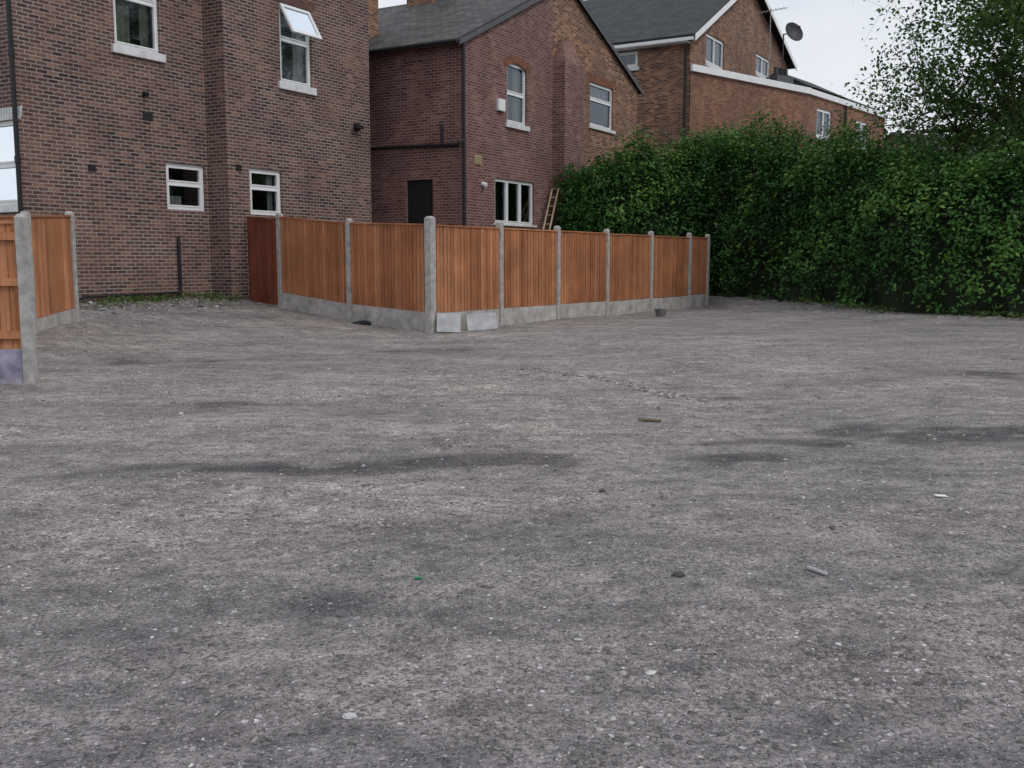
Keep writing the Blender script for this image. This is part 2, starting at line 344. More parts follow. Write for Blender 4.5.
def build_ground():
    nx, ny = len(XS), len(YS)
    V = []; da = []; ra = []
    for y in YS:
        for x in XS:
            V.append((x, y, g(x, y)))
            if 1 < y < 24 and abs(x) < 12:
                wob = .7 + 1.3 * noise.noise(Vector((x * 2.1, y * 3.0, 21))) + .6 * noise.noise(Vector((x * 6, y * 6, 23)))
                ox, oy = x + .45 * noise.noise(Vector((x * .9, y * .9, 31))), y + .35 * noise.noise(Vector((x * 1.2, y * 1.2, 41)))
                da.append(min(1, max(0, wob * sum(k * gauss(ox, oy, a, b_, c, d_) for a, b_, c, d_, k in DAMP))))
                ra.append(min(1, max(0, wob * sum(k * gauss(ox, oy, a, b_, c, d_) for a, b_, c, d_, k in RUB))))
            else: da.append(0); ra.append(0)
    F = [(j * nx + i, j * nx + i + 1, (j + 1) * nx + i + 1, (j + 1) * nx + i) for j in range(ny - 1) for i in range(nx - 1)]
    me = bpy.data.meshes.new("ground"); me.from_pydata(V, [], F)
    for nm, dat in (("damp", da), ("rubble", ra)):
        at = me.attributes.new(nm, 'FLOAT', 'POINT'); at.data.foreach_set("value", dat)
    me.polygons.foreach_set("use_smooth", [True] * len(F))
    o = bpy.data.objects.new("ground", me); scene.collection.objects.link(o)
    m, nt, b = newmat("crushed_stone_ground"); me.materials.append(m)
    tc = N(nt, "ShaderNodeTexCoord").outputs['Object']
    wz = N(nt, "ShaderNodeTexNoise"); wz.inputs['Scale'].default_value = 38; wz.inputs['Detail'].default_value = 2; nt.links.new(tc, wz.inputs['Vector'])
    wv = N(nt, "ShaderNodeVectorMath", operation='MULTIPLY_ADD'); nt.links.new(wz.outputs['Color'], wv.inputs[0]); wv.inputs[1].default_value = (.025, .025, 0); nt.links.new(tc, wv.inputs[2])
    def vor(scale):
        v = N(nt, "ShaderNodeTexVoronoi"); v.inputs['Scale'].default_value = scale; v.voronoi_dimensions = '2D'
        nt.links.new(wv.outputs[0], v.inputs['Vector']); return v
    damp = N(nt, "ShaderNodeAttribute"); damp.attribute_name = "damp"
    rub = N(nt, "ShaderNodeAttribute"); rub.attribute_name = "rubble"
    mid = noise_(nt, mapping(nt, tc, (1, 1.4, 1)), 5, 5, .8)
    base = ramp(nt, [(.3, (.155, .143, .143)), (.46, (.232, .214, .209)), (.66, (.345, .316, .302))])
    nt.links.new(noise_(nt, mapping(nt, tc, (.7, 1.2, 1)), 1.0, 5, .68), base.inputs[0])
    fn = ramp(nt, [(.32, .5), (.68, 1.5)]); nt.links.new(noise_(nt, tc, 60, 4, .85), fn.inputs[0])
    c = mixc(nt, base.outputs[0], fn.outputs[0], 1.0, 'MULTIPLY')
    v1 = vor(85); sc = N(nt, "ShaderNodeSeparateColor"); nt.links.new(v1.outputs['Color'], sc.inputs[0])
    s1 = ramp(nt, [(0, (.09, .083, .083)), (.4, (.20, .184, .18)), (.8, (.37, .342, .333)), (1, (.66, .63, .62))]); nt.links.new(sc.outputs[0], s1.inputs[0])
    k1 = ramp(nt, [(.25, 1), (.5, 0)]); nt.links.new(v1.outputs['Distance'], k1.inputs[0])
    p1 = math_(nt, 'LESS_THAN', sc.outputs[1], .5)
    f1 = math_(nt, 'MULTIPLY', k1.outputs[0], p1)
    c = mixc(nt, c, s1.outputs[0], math_(nt, 'MULTIPLY', f1, .85))
    v2 = vor(30); sc2 = N(nt, "ShaderNodeSeparateColor"); nt.links.new(v2.outputs['Color'], sc2.inputs[0])
    s2 = ramp(nt, [(0, (.11, .10, .098)), (.5, (.27, .247, .24)), (.85, (.44, .405, .395)), (1, (.66, .63, .62))]); nt.links.new(sc2.outputs[1], s2.inputs[0])
    thr = math_(nt, 'ADD', math_(nt, 'MULTIPLY', rub.outputs['Fac'], .55), math_(nt, 'MULTIPLY', math_(nt, 'SUBTRACT', mid, .38), .95))
    pres = math_(nt, 'LESS_THAN', sc2.outputs[0], thr)
    k2 = ramp(nt, [(.25, 1), (.45, 0)]); nt.links.new(v2.outputs['Distance'], k2.inputs[0])
    f2 = math_(nt, 'MULTIPLY', pres, k2.outputs[0])
    c = mixc(nt, c, s2.outputs[0], math_(nt, 'MULTIPLY', f2, .85))
    sp = ramp(nt, [(.38, .70), (.62, 1.28)]); nt.links.new(mid, sp.inputs[0])
    c = mixc(nt, c, sp.outputs[0], 1.0, 'MULTIPLY')
    rubf = math_(nt, 'MULTIPLY', rub.outputs['Fac'], math_(nt, 'ADD', mid, .4), True)
    c = mixc(nt, c, (1.42, 1.36, 1.33), rubf, 'MULTIPLY')
    dm = ramp(nt, [(.12, 0), (.62, 1)]); nt.links.new(math_(nt, 'ADD', damp.outputs['Fac'], math_(nt, 'MULTIPLY', math_(nt, 'SUBTRACT', mid, .5), 1.3)), dm.inputs[0])
    dm2 = math_(nt, 'MULTIPLY', dm.outputs[0], math_(nt, 'MULTIPLY', damp.outputs['Fac'], 2.2, True), True)
    c = mixc(nt, c, (.45, .445, .475), dm2, 'MULTIPLY')
    # darker, cooler tint mixed into the ground colour towards low y
    sx = N(nt, "ShaderNodeSeparateXYZ"); nt.links.new(tc, sx.inputs[0])
    nr = ramp(nt, [(.15, (.80, .80, .86)), (.65, (1, 1, 1))]); nt.links.new(math_(nt, 'ADD', math_(nt, 'MULTIPLY', sx.outputs[1], .1), math_(nt, 'MULTIPLY', math_(nt, 'SUBTRACT', mid, .5), .4)), nr.inputs[0])
    c = mixc(nt, c, nr.outputs[0], 1.0, 'MULTIPLY')
    nt.links.new(c, b.inputs['Base Color']); b.inputs['Roughness'].default_value = .95; b.inputs['Specular IOR Level'].default_value = .15
    h = math_(nt, 'ADD', math_(nt, 'MULTIPLY', f1, .4), f2)
    h = math_(nt, 'ADD', h, math_(nt, 'MULTIPLY', wz.outputs['Fac'], 1.3))
    bump(nt, b, h, 1.0, .013)
build_ground()

def tri_mesh(name, V, F, val, mat, k=3):
    me = bpy.data.meshes.new(name); nf = len(F)
    me.vertices.add(len(V)); me.vertices.foreach_set("co", V.astype(np.float32).ravel())
    me.loops.add(nf * k); me.loops.foreach_set("vertex_index", F.astype(np.int32).ravel())
    me.polygons.add(nf); me.polygons.foreach_set("loop_start", np.arange(nf, dtype=np.int32) * k)
    try: me.polygons.foreach_set("loop_total", np.full(nf, k, dtype=np.int32))
    except Exception: pass
    at = me.attributes.new("lv", 'FLOAT', 'FACE'); at.data.foreach_set("value", val.astype(np.float32))
    me.materials.append(mat); me.update(); me.validate()
    o = bpy.data.objects.new(name, me); scene.collection.objects.link(o); return o
def stones(name, items, mat):
    ico = []; ph = (1 + 5 ** .5) / 2
    for a, b_ in ((-1, ph), (1, ph), (-1, -ph), (1, -ph)): ico.append((a, b_, 0))
    for a, b_ in ((-1, ph), (1, ph), (-1, -ph), (1, -ph)): ico.append((0, a, b_))
    for a, b_ in ((ph, -1), (ph, 1), (-ph, -1), (-ph, 1)): ico.append((a, 0, b_))
    ico = np.array(ico) / math.sqrt(1 + ph * ph)
    fc = np.array([(0, 11, 5), (0, 5, 1), (0, 1, 7), (0, 7, 10), (0, 10, 11), (1, 5, 9), (5, 11, 4), (11, 10, 2), (10, 7, 6), (7, 1, 8), (3, 9, 4), (3, 4, 2), (3, 2, 6), (3, 6, 8), (3, 8, 9), (4, 9, 5), (2, 4, 11), (6, 2, 10), (8, 6, 7), (9, 8, 1)])
    n = len(items); it = np.array(items)
    ang = np.random.rand(n) * 6.283; sx = np.random.uniform(.7, 1.6, n); sy = np.random.uniform(.5, 1.1, n); sz = np.random.uniform(.25, .65, n)
    V = np.repeat(ico[None], n, 0) * (1 + np.random.uniform(-.4, .4, (n, 12, 1)))
    V[:, :, 0] *= sx[:, None]; V[:, :, 1] *= sy[:, None]; V[:, :, 2] *= sz[:, None]
    V *= it[:, 3][:, None, None]
    ca, sa = np.cos(ang)[:, None], np.sin(ang)[:, None]
    X = V[:, :, 0] * ca - V[:, :, 1] * sa; Y = V[:, :, 0] * sa + V[:, :, 1] * ca
    V = np.stack([X + it[:, 0:1], Y + it[:, 1:2], V[:, :, 2] + it[:, 2:3]], -1).reshape(-1, 3)
    F = (fc[None] + (np.arange(n) * 12)[:, None, None]).reshape(-1, 3)
    return tri_mesh(name, V, F, np.repeat(np.random.rand(n), 20), mat)
M_stone, nt, b = newmat("loose_stone")
at = N(nt, "ShaderNodeAttribute"); at.attribute_name = "lv"
r = ramp(nt, [(0, (.12, .11, .108)), (.45, (.22, .203, .198)), (.82, (.34, .315, .308)), (.95, (.48, .455, .45)), (1, (.68, .66, .66))]); nt.links.new(at.outputs['Fac'], r.inputs[0])
rr = ramp(nt, [(.3, .7), (.7, 1.2)]); nt.links.new(noise_(nt, N(nt, "ShaderNodeTexCoord").outputs['Object'], 80, 3), rr.inputs[0])
nt.links.new(mixc(nt, r.outputs[0], rr.outputs[0], 1.0, 'MULTIPLY'), b.inputs['Base Color']); b.inputs['Roughness'].default_value = .95; b.inputs['Specular IOR Level'].default_value = .15
items = []
while len(items) < 28000:
    y = 1.8 + 15 * random.random() ** 2.0; x = random.uniform(-.62, .62) * (y + .8)
    dens = .3 + .5 * (noise.noise(Vector((x * .9, y * 1.6, 55))) > -.05) + 1.5 * sum(k * gauss(x, y, a, b_, c, d_) for a, b_, c, d_, k in RUB)
    if random.random() > dens * .45: continue
    s = random.choice([.0035, .0045, .005, .006, .008]) * random.uniform(.7, 1.3)
    if random.random() < .06: s *= 1.9
    if random.random() < .002: s *= 2.4
    s *= 1 + y * .05
    items.append((x, y, g(x, y) - s * .05, s))
for k in range(420):
    t = random.random(); x = .1 + 2.0 * t + .25 * math.sin(t * 5) + random.gauss(0, .05); y = 12.0 - 2.6 * t + random.gauss(0, .10)
    s = random.uniform(.006, .026); items.append((x, y, g(x, y) + s * .1, s))
for _ in range(2800):
    if random.random() < .5:
        s_ = random.uniform(-5.5, -.3); w = abs(random.gauss(0, .8)) + .05
        x = -6.52 + .508 * s_ + .861 * w; y = 23.2 + .861 * s_ - .508 * w
    else:
        t = random.random(); k = random.choice([1, 2, 3, 4]); (ax, ay), (bx, by) = HEDGE[k], HEDGE[k + 1]
        off = 1.2 + abs(random.gauss(0, .6)); L = math.hypot(bx - ax, by - ay)
        x = ax + t * (bx - ax) + off * (by - ay) / L; y = ay + t * (by - ay) - off * (bx - ax) / L
    s = random.uniform(.012, .035) * (1.8 if random.random() < .08 else 1)
    items.append((x, y, g(x, y) + s * .05, s))
stones("gravel", items, M_stone)

# ------------------------------------------------------------------ brick house (nearest)
fa = ((-6.52, 23.2), d1, n1); fb = ((-6.0, 22.9), d1, n1)
H1 = mk_empty("brick_house", (-9.2, 25.0, 0))
EV = 8.7
mb = MB()
opA = [(-2.85, -1.72, 5.62, 7.5), (-1.70, -.63, 2.41, 3.40)]
wall(mb, fa, -5.05, -.53, -.3, [(-5.05, EV), (-.53, EV)], opA)
opB = [(1.22, 2.3, 5.45, 7.25), (.13, 1.16, 2.36, 3.40)]
wall(mb, fb, -.53, 4.5, -.3, [(-.53, EV), (4.5, EV)], opB)
st0 = pt(fb, -.53, 0, 0); fs = ((st0.x, st0.y), mn, md1)
wall(mb, fs, 0, .604, -.3, [(0, EV), (.604, EV)], [])
Ap = pt(fa, -5.05, 0, 0); fl = ((Ap.x, Ap.y), mn, md1)
opL = [(.1, 1.15, 2.36, 3.9)]
wall(mb, fl, 0, 9, -.3, [(0, EV), (4.7, EV + 3.0), (9, EV)], opL)
Rp = pt(fb, 4.5, 0, 0); frt = ((Rp.x, Rp.y), mn, d1)
wall(mb, frt, 0, 9.6, -.3, [(0, EV), (4.8, EV + 3), (9.6, EV)], [])
q0 = pt(fa, 0, -9, 0); fback = ((q0.x, q0.y), d1, mn)
wall(mb, fback, -5.05, 4.5, -.3, [(-5.05, EV), (4.5, EV)], [])
mb.obj("walls", M_brick1, H1)
rb = MB()
slab(rb, pt(fa, -5.2, .9, EV - .15), pt(fa, 4.65, .9, EV - .15), pt(fa, 4.65, -4.4, EV + 3.0), pt(fa, -5.2, -4.4, EV + 3.0), .12)
slab(rb, pt(fa, 4.65, -9.3, EV - .15), pt(fa, -5.2, -9.3, EV - .15), pt(fa, -5.2, -4.4, EV + 3.0), pt(fa, 4.65, -4.4, EV + 3.0), .12)
rb.obj("roof", M_slate, H1)
window(H1, fa, *opA[0], bars_h=(6.62,), curtain=[(-2.8, -2.3, 5.7, 7.4, M_curt), (-2.0, -1.76, 5.7, 7.4, M_curt)], lintel=M_arch_p, sill_h=.17)
window(H1, fa, *opA[1], bars_h=(2.98,), curtain=[(-1.65, -1.1, 2.45, 2.72, M_net)], sill=False, fw=.075)
window(H1, fb, *opB[0], bars_h=(6.45,), curtain=[(1.25, 1.55, 5.5, 7.2, M_curt), (1.9, 2.25, 5.5, 7.2, M_net)], lintel=M_arch_p, sill_h=.17)
window(H1, fb, *opB[1], bars_h=(2.98,), curtain=[(.9, 1.1, 2.45, 3.3, M_net)], sill=False, fw=.075)
window(H1, fl, *opL[0], bars_h=(3.1,), curtain=[(.15, 1.1, 3.2, 3.85, M_net)], lintel=M_sill, arch=.0)
ol = MB()
hz, hw, L, th = 7.2, -.04, .78, math.radians(30)
def op(s, l, t):
    w = hw + l * math.sin(th) + t * math.cos(th); z = hz - l * math.cos(th) + t * math.sin(th); return pt(fb, s, w, z)
def obx(mbb, s0, s1, l0, l1, t0, t1):
    mbb.hexa((op(s0, l1, t1), op(s1, l1, t1), op(s1, l1, t0), op(s0, l1, t0), op(s0, l0, t1), op(s1, l0, t1), op(s1, l0, t0), op(s0, l0, t0)))
obx(ol, 1.26, 1.34, 0, L, 0, .05); obx(ol, 2.18, 2.26, 0, L, 0, .05); obx(ol, 1.34, 2.18, 0, .08, 0, .05); obx(ol, 1.34, 2.18, L - .08, L, 0, .05)
ol.obj("open_window_light", M_white, H1)
gl = MB(); gl.poly([op(1.34, .08, .025), op(2.18, .08, .025), op(2.18, L - .08, .025), op(1.34, L - .08, .025)]); gl.obj("open_light_glass", M_glass, H1)
ft = MB()
ft.tube(pt(fl, -.02, .07, .3), pt(fl, -.02, .07, EV), .045)
ft.tube(pt(fa, -1.48, .06, .55), pt(fa, -1.48, .06, 1.85), .035)
ft.tube(pt(fa, -1.48, .08, .62), pt(fa, -3.9, .10, .60), .03)
ft.tube(pt(fa, -3.9, .10, .60), pt(fa, -4.3, .12, .48), .03)
ft.box(fa, -2.25, -2.0, .002, .02, 4.22, 4.38); ft.box(fa, -3.62, -3.45, .002, .015, 3.07, 3.2)
ft.tube(pt(fa, -2.2, .0, 4.75), pt(fa, -2.2, .12, 4.72), .05)
ft.box(fb, 3.82, 3.98, .0, .1, 4.62, 4.8); ft.box(fb, 3.7, 4.0, .1, .2, 4.66, 4.75); ft.box(fb, -.28, -.12, .002, .015, 3.3, 3.44)
for z in (1.2, 3.1, 5.0, 6.9): ft.tube(pt(fl, -.02, .07, z), pt(fl, -.02, .07, z + .12), .058)
ft.obj("pipes_and_vents", M_black, H1)

# ------------------------------------------------------------------ second brick house
H2 = mk_empty("brick_house", (-1.3, 27.0, 0))
C = (-1.3, 27.0); fg = (C, d1, n1); f2s = (C, mn, md1)
mb = MB()
op2 = [(2.28, 3.40, 5.2, 6.88), (1.62, 3.85, 2.36, 3.62)]
pr = [(0, 7.05), (5.8, 9.8), (11.4, 7.4)]
wall(mb, fg, 0, 5.0, -.3, pr, op2)
wall(mb, f2s, 0, 10, -.3, [(0, 7.05), (10, 7.05)], [(.98, 1.87, .9, 3.5)])
bp_ = pt(fg, 11.4, 0, 0); f2r = ((bp_.x, bp_.y), mn, d1); wall(mb, f2r, 0, 10, -.3, [(0, 7.4), (10, 7.4)], [])
bk = pt(fg, 0, -10, 0); f2b = ((bk.x, bk.y), d1, mn); wall(mb, f2b, 0, 11.4, -.3, pr, [])
mb.obj("walls", M_brick2, H2)
mb = MB(); op2b = [(7.56, 9.35, 5.72, 7.12)]
wall(mb, fg, 5.0, 11.4, -.3, pr, op2b)
mb2 = MB()
mb2.box(fg, 5.0, 6.3, 0.002, .42, -.3, 7.3)
P = lambda s, w, z: pt(fg, s, w, z)
mb2.hexa((P(5.0, .42, 7.3), P(6.3, .42, 7.3), P(6.3, .002, 7.3), P(5.0, .002, 7.3), P(5.35, .12, 8.0), P(5.95, .12, 8.0), P(5.95, .002, 8.0), P(5.35, .002, 8.0)), 0)
mb.obj("gable_wall", M_brick3, H2); mb2.obj("chimney_breast", M_brick2, H2)
rb = MB()
slab(rb, pt(fg, -.3, -10.15, 6.93), pt(fg, -.3, .1, 6.93), pt(fg, 5.8, .1, 9.82), pt(fg, 5.8, -10.15, 9.82), .1)
slab(rb, pt(fg, 11.7, .1, 7.29), pt(fg, 11.7, -10.15, 7.29), pt(fg, 5.8, -10.15, 9.82), pt(fg, 5.8, .1, 9.82), .1)
rb.obj("roof", M_slate, H2)
cb = MB()
cb.box(fg, 5.2, 6.4, -5.6, -4.6, 9.0, 11.3); cb.box(fg, 5.12, 6.48, -5.68, -4.52, 11.3, 11.45)
cb.box(fg, .45, 1.5, -4.7, -3.9, 6.9, 9.6); cb.box(fg, .38, 1.57, -4.77, -3.83, 9.6, 9.75); cb.obj("chimney_stacks", M_brick3, H2)
window(H2, fg, *op2[0], bars_h=(6.05,), curtain=[(2.32, 2.62, 5.25, 6.8, M_net), (3.05, 3.36, 5.25, 6.8, M_net)], lintel=M_arch, arch=.14, sill_h=.14)
window(H2, fg, *op2[1], bars_v=(2.36, 3.1), curtain=[(1.68, 2.0, 2.4, 3.55, M_net)], sill=True, sill_h=.06)
window(H2, fg, *op2b[0], bars_h=(6.6,), curtain=[(7.6, 9.3, 6.65, 7.05, M_net)], sill=True, lintel=M_arch, sill_h=.1)
ft = MB()
ft.tube(pt(fg, -.08, .09, .2), pt(fg, -.08, .09, 6.95), .05)
ft.tube(pt(fg, -.36, .1, 6.95), pt(fg, -.36, -10, 6.95), .065)
ft.tube(pt(f2s, .1, .09, 4.36), pt(f2s, 3.6, .09, 4.42), .05); ft.tube(pt(f2s, .63, .07, 4.38), pt(f2s, .63, .07, 4.92), .035)
ft.tube(pt(fg, -.08, .09, 4.5), pt(fg, -.2, .02, 4.37), .045)
ft.obj("gutters_and_pipes", M_black, H2)
dr = MB(); dr.box(f2s, .98, 1.87, -.12, -.07, .9, 3.5)
for a, c in ((1.06, 1.3), (1.06, 2.35), (1.47, 1.3), (1.47, 2.35)): dr.box(f2s, a, a + .32, -.07, -.055, c, c + .9)
dr.obj("door", M_dark, H2)
ab = MB(); ab.box(fg, 1.7, 2.05, .0, .1, 5.45, 5.78); ab.tube(pt(fg, .95, .0, 3.4), pt(fg, .95, .14, 3.36), .07)
ab.obj("alarm_box", M_white, H2, bevel=.02)
vb = MB(); vb.box(fg, .55, .88, .0, .03, 3.9, 4.15)
for k in range(4): vb.box(fg, .58, .85, .03, .045, 3.93 + k * .055, 3.95 + k * .055)
vb.obj("wall_vent", M_yellow, H2)
vg = MB()
vg.hexa((P(-.3, .13, 6.85), P(5.8, .13, 9.72), P(5.8, .1, 9.72), P(-.3, .1, 6.85), P(-.3, .13, 6.98), P(5.8, .13, 9.86), P(5.8, .1, 9.86), P(-.3, .1, 6.98)))
vg.hexa((P(5.8, .13, 9.72), P(11.7, .13, 7.2), P(11.7, .1, 7.2), P(5.8, .1, 9.72), P(5.8, .13, 9.86), P(11.7, .13, 7.33), P(11.7, .1, 7.33), P(5.8, .1, 9.86)))
vg.obj("verge", M_lead, H2)

# ------------------------------------------------------------------ third brick house with extension
H3 = mk_empty("brick_house", (6.9, 40.0, 0))
C3 = (6.9, 40.0); f3 = (C3, d1, n1); f3s = (C3, mn, md1)
pr3 = [(0, 10.0), (6.9, 13.6), (13.6, 11.05)]
mb = MB()
op3 = [(1.75, 3.95, 9.25, 10.42), (8.4, 10.6, 9.88, 10.78)]
wall(mb, f3, 0, 13.6, 0, pr3, op3)
op3s = [(2.2, 3.4, 9.0, 9.62)]
wall(mb, f3s, 0, 9, 0, [(0, 10.0), (9, 10.0)], op3s)
e = pt(f3, 13.6, 0, 0); wall(mb, ((e.x, e.y), mn, d1), 0, 9, 0, [(0, 11.05), (9, 11.05)], [])
e = pt(f3, 0, -9, 0); wall(mb, ((e.x, e.y), d1, mn), 0, 13.6, 0, pr3, [])
mb.obj("walls", M_brick3, H3)
rb = MB()
slab(rb, pt(f3, -.45, -9.3, 9.78), pt(f3, -.45, .35, 9.78), pt(f3, 6.9, .35, 13.62), pt(f3, 6.9, -9.3, 13.62), .14)
slab(rb, pt(f3, 14.0, .35, 10.92), pt(f3, 14.0, -9.3, 10.92), pt(f3, 6.9, -9.3, 13.62), pt(f3, 6.9, .35, 13.62), .14)
rb.obj("roof", M_tile, H3)
wb = MB(); P = lambda s, w, z: pt(f3, s, w, z)
def rake(sa, za, sb, zb):
    wb.hexa((P(sa, .39, za - .08), P(sb, .39, zb - .08), P(sb, .355, zb - .08), P(sa, .355, za - .08), P(sa, .39, za + .15), P(sb, .39, zb + .15), P(sb, .355, zb + .15), P(sa, .355, za + .15)))
rake(-.45, 9.74, 6.9, 13.58); rake(6.9, 13.58, 14.0, 10.88)
wb.box(f3s, -.3, 9.2, .42, .47, 9.70, 9.82)
wb.box(f3s, 0.0, 9.2, .005, .42, 9.67, 9.70)
wb.obj("bargeboards", M_white, H3)
window(H3, f3, *op3[0], bars_v=(2.85,), curtain=[(1.8, 2.1, 9.3, 10.4, M_net)], sill=True, fw=.09)
window(H3, f3, *op3[1], bars_v=(9.5,), sill=True, fw=.09)
window(H3, f3s, *op3s[0], bars_v=(), sill=True, fw=.09)
E1 = (13.1, 45.4); E2 = (19.3, 53.0)
def frame2(a, b_):
    L = math.hypot(b_[0] - a[0], b_[1] - a[1]); D = ((b_[0] - a[0]) / L, (b_[1] - a[1]) / L); return (a, D, (D[1], -D[0])), L
C3o = (C3[0] + .03 * n1[0], C3[1] + .03 * n1[1])
fe1, L1 = frame2(C3o, E1); fe2, L2 = frame2(E1, E2)
mb = MB(); wall(mb, fe1, 0, L1, 0, [(0, 8.7), (L1, 8.7)], [])
ope = [(1.0, 2.7, 6.88, 8.17), (5.8, 7.35, 6.78, 8.13)]
wall(mb, fe2, 0, L2, 0, [(0, 8.7), (L2, 8.7)], ope)
f4, L4 = frame2(E2, (13.5, 57.5)); wall(mb, f4, 0, L4, 0, [(0, 8.7), (L4, 8.7)], [])
mb.obj("extension_walls", M_brick4, H3)
window(H3, fe2, *ope[0], bars_v=(1.85,), curtain=[(1.05, 1.3, 6.9, 8.1, M_net)], sill_h=.1, fw=.1)
window(H3, fe2, *ope[1], bars_v=(6.6,), sill_h=.1, fw=.1)
fb_ = MB(); fb_.box(fe1, 0, L1 + .05, .0, .12, 8.62, 8.88); fb_.box(fe2, .08, L2 + .1, .0, .1, 8.622, 8.86); fb_.box(f4, .1, L4, .0, .1, 8.622, 8.86)
fb_.obj("fascia", M_white, H3)
gt = MB(); gt.tube(pt(f3s, .15, .09, 0), pt(f3s, .15, .09, 9.6), .055)
gt.tube(pt(fe2, 4.2, .09, 0), pt(fe2, 4.2, .09, 8.6), .055); gt.obj("downpipes", M_black, H3)
fr_ = MB()
fr_.poly([pt(fe1, 0, .05, 8.865), pt(fe1, L1, .05, 8.865), pt(fe2, L2, .0, 8.865), Vector((13.5, 57.5, 8.865)), pt(f3, 13.6, -.02, 8.865), pt(f3, 0, -.02, 8.865)])
fr_.obj("flat_roof", M_lead, H3)
hp = MB()
def hip(fr, s0, s1, w0, w1, z0, z1, ins):
    a, b_, c, d_ = pt(fr, s0, w0, z0), pt(fr, s1, w0, z0), pt(fr, s1, w1, z0), pt(fr, s0, w1, z0)
    m_ = (w0 + w1) / 2; e_, f_ = pt(fr, s0 + ins, m_, z1), pt(fr, s1 - ins, m_, z1)
    hp.poly([a, b_, f_, e_], [(0, 0), (s1 - s0, 0), (s1 - s0, 1.5), (0, 1.5)]); hp.poly([c, d_, e_, f_], [(0, 0), (s1 - s0, 0), (s1 - s0, 1.5), (0, 1.5)])
    hp.poly([b_, c, f_], [(0, 0), (2, 0), (1, 1.5)]); hp.poly([d_, a, e_], [(0, 0), (2, 0), (1, 1.5)]); hp.poly([a, b_, c, d_])
hip(fe2, .8, 5.2, -.25, -3.8, 9.1, 10.0, .3); hip(fe2, 5.6, 9.6, -.25, -3.8, 9.05, 9.85, .3)
hp.obj("low_roofs", M_tile, H3)
dw = MB(); dw.box(fe2, 1.0, 5.0, -3.6, -.4, 8.87, 9.1); dw.box(fe2, 5.8, 9.4, -3.6, -.4, 8.87, 9.05)
dw.obj("low_roof_walls", M_brick4, H3)
ck = MB(); ck.box(fe1, 6.1, 7.3, -.7, -.2, 8.87, 9.25); ck.obj("roof_plinth", M_lead, H3)
tk = MB()
for s in (6.35, 6.7, 7.05): tk.tube(pt(fe1, s, -.45, 9.25), pt(fe1, s, -.45, 9.62), .12, .1)
tk.tube(pt(fe1, 6.6, -.3, 8.86), pt(fe1, 6.6, -.3, 11.0), .03)
tk.tube(pt(fe1, 6.6, -.3, 11.0), pt(fe1, 6.6, .05, 10.95), .025)
tk.obj("flue_pots_and_mast", M_dish, H3)
an = MB(); a0 = pt(fe1, 5.9, -.5, 8.86); a1 = pt(fe1, 5.9, -.5, 12.0); an.tube(a0, a1, .022)
bd = Vector((.8, -.5, .05)).normalized(); c0 = a1 - Vector((0, 0, .1)); an.tube(c0 - bd * .7, c0 + bd * .7, .015)
sd = Vector((.5, .8, 0)).normalized()
for k in range(8): q = c0 + bd * (-.6 + k * .17); an.tube(q - sd * .22, q + sd * .22, .008)
an.obj("tv_aerial", M_metal, H3)
sdm = MB(); cpos = pt(fe1, 6.6, .12, 10.95); ax = Vector((.35, -.85, .35)).normalized(); A_ = ax.orthogonal().normalized(); B_ = ax.cross(A_)
R = .45; rings = 6; seg = 24
def dp(i, k):
    r_ = R * i / rings; t = 2 * math.pi * k / seg; return cpos + (A_ * math.cos(t) + B_ * math.sin(t)) * r_ + ax * (.16 * (i / rings) ** 2)
for i in range(rings):
    for k in range(seg): sdm.poly([dp(i, k), dp(i, k + 1), dp(i + 1, k + 1), dp(i + 1, k)])
sdm.tube(dp(rings, 18), cpos + ax * .5, .015); sdm.tube(cpos + ax * .44, cpos + ax * .56, .04)
sdm.obj("satellite_dish", M_dish, H3)

# ------------------------------------------------------------------ distant house
H4 = mk_empty("brick_house", (31, 78, 0))
f5 = ((29.5, 72.0), (.9, .43), (.43, -.9)); mb = MB()
for fr, a in ((f5, 9), (((29.5 + 8.1, 72 + 3.87), (-.43, .9), (.9, .43)), 7), (((29.5, 72.0), (-.43, .9), (-.9, -.43)), 7)):
    wall(mb, fr, 0, a, 0, [(0, 8.3), (a / 2, 8.3 + (2.3 if a == 7 else 0)), (a, 8.3)], [])
wall(mb, ((29.5 - 3.01, 72 + 6.3), (.9, .43), (-.43, .9)), 0, 9, 0, [(0, 8.3), (9, 8.3)], [])
mb.obj("walls", M_brick4, H4)
rb = MB()
slab(rb, pt(f5, -.2, .3, 8.2), pt(f5, 9.2, .3, 8.2), pt(f5, 9.2, -3.5, 10.6), pt(f5, -.2, -3.5, 10.6), .12)
slab(rb, pt(f5, 9.2, -7.3, 8.2), pt(f5, -.2, -7.3, 8.2), pt(f5, -.2, -3.5, 10.6), pt(f5, 9.2, -3.5, 10.6), .12)
rb.obj("roof", M_slate, H4)

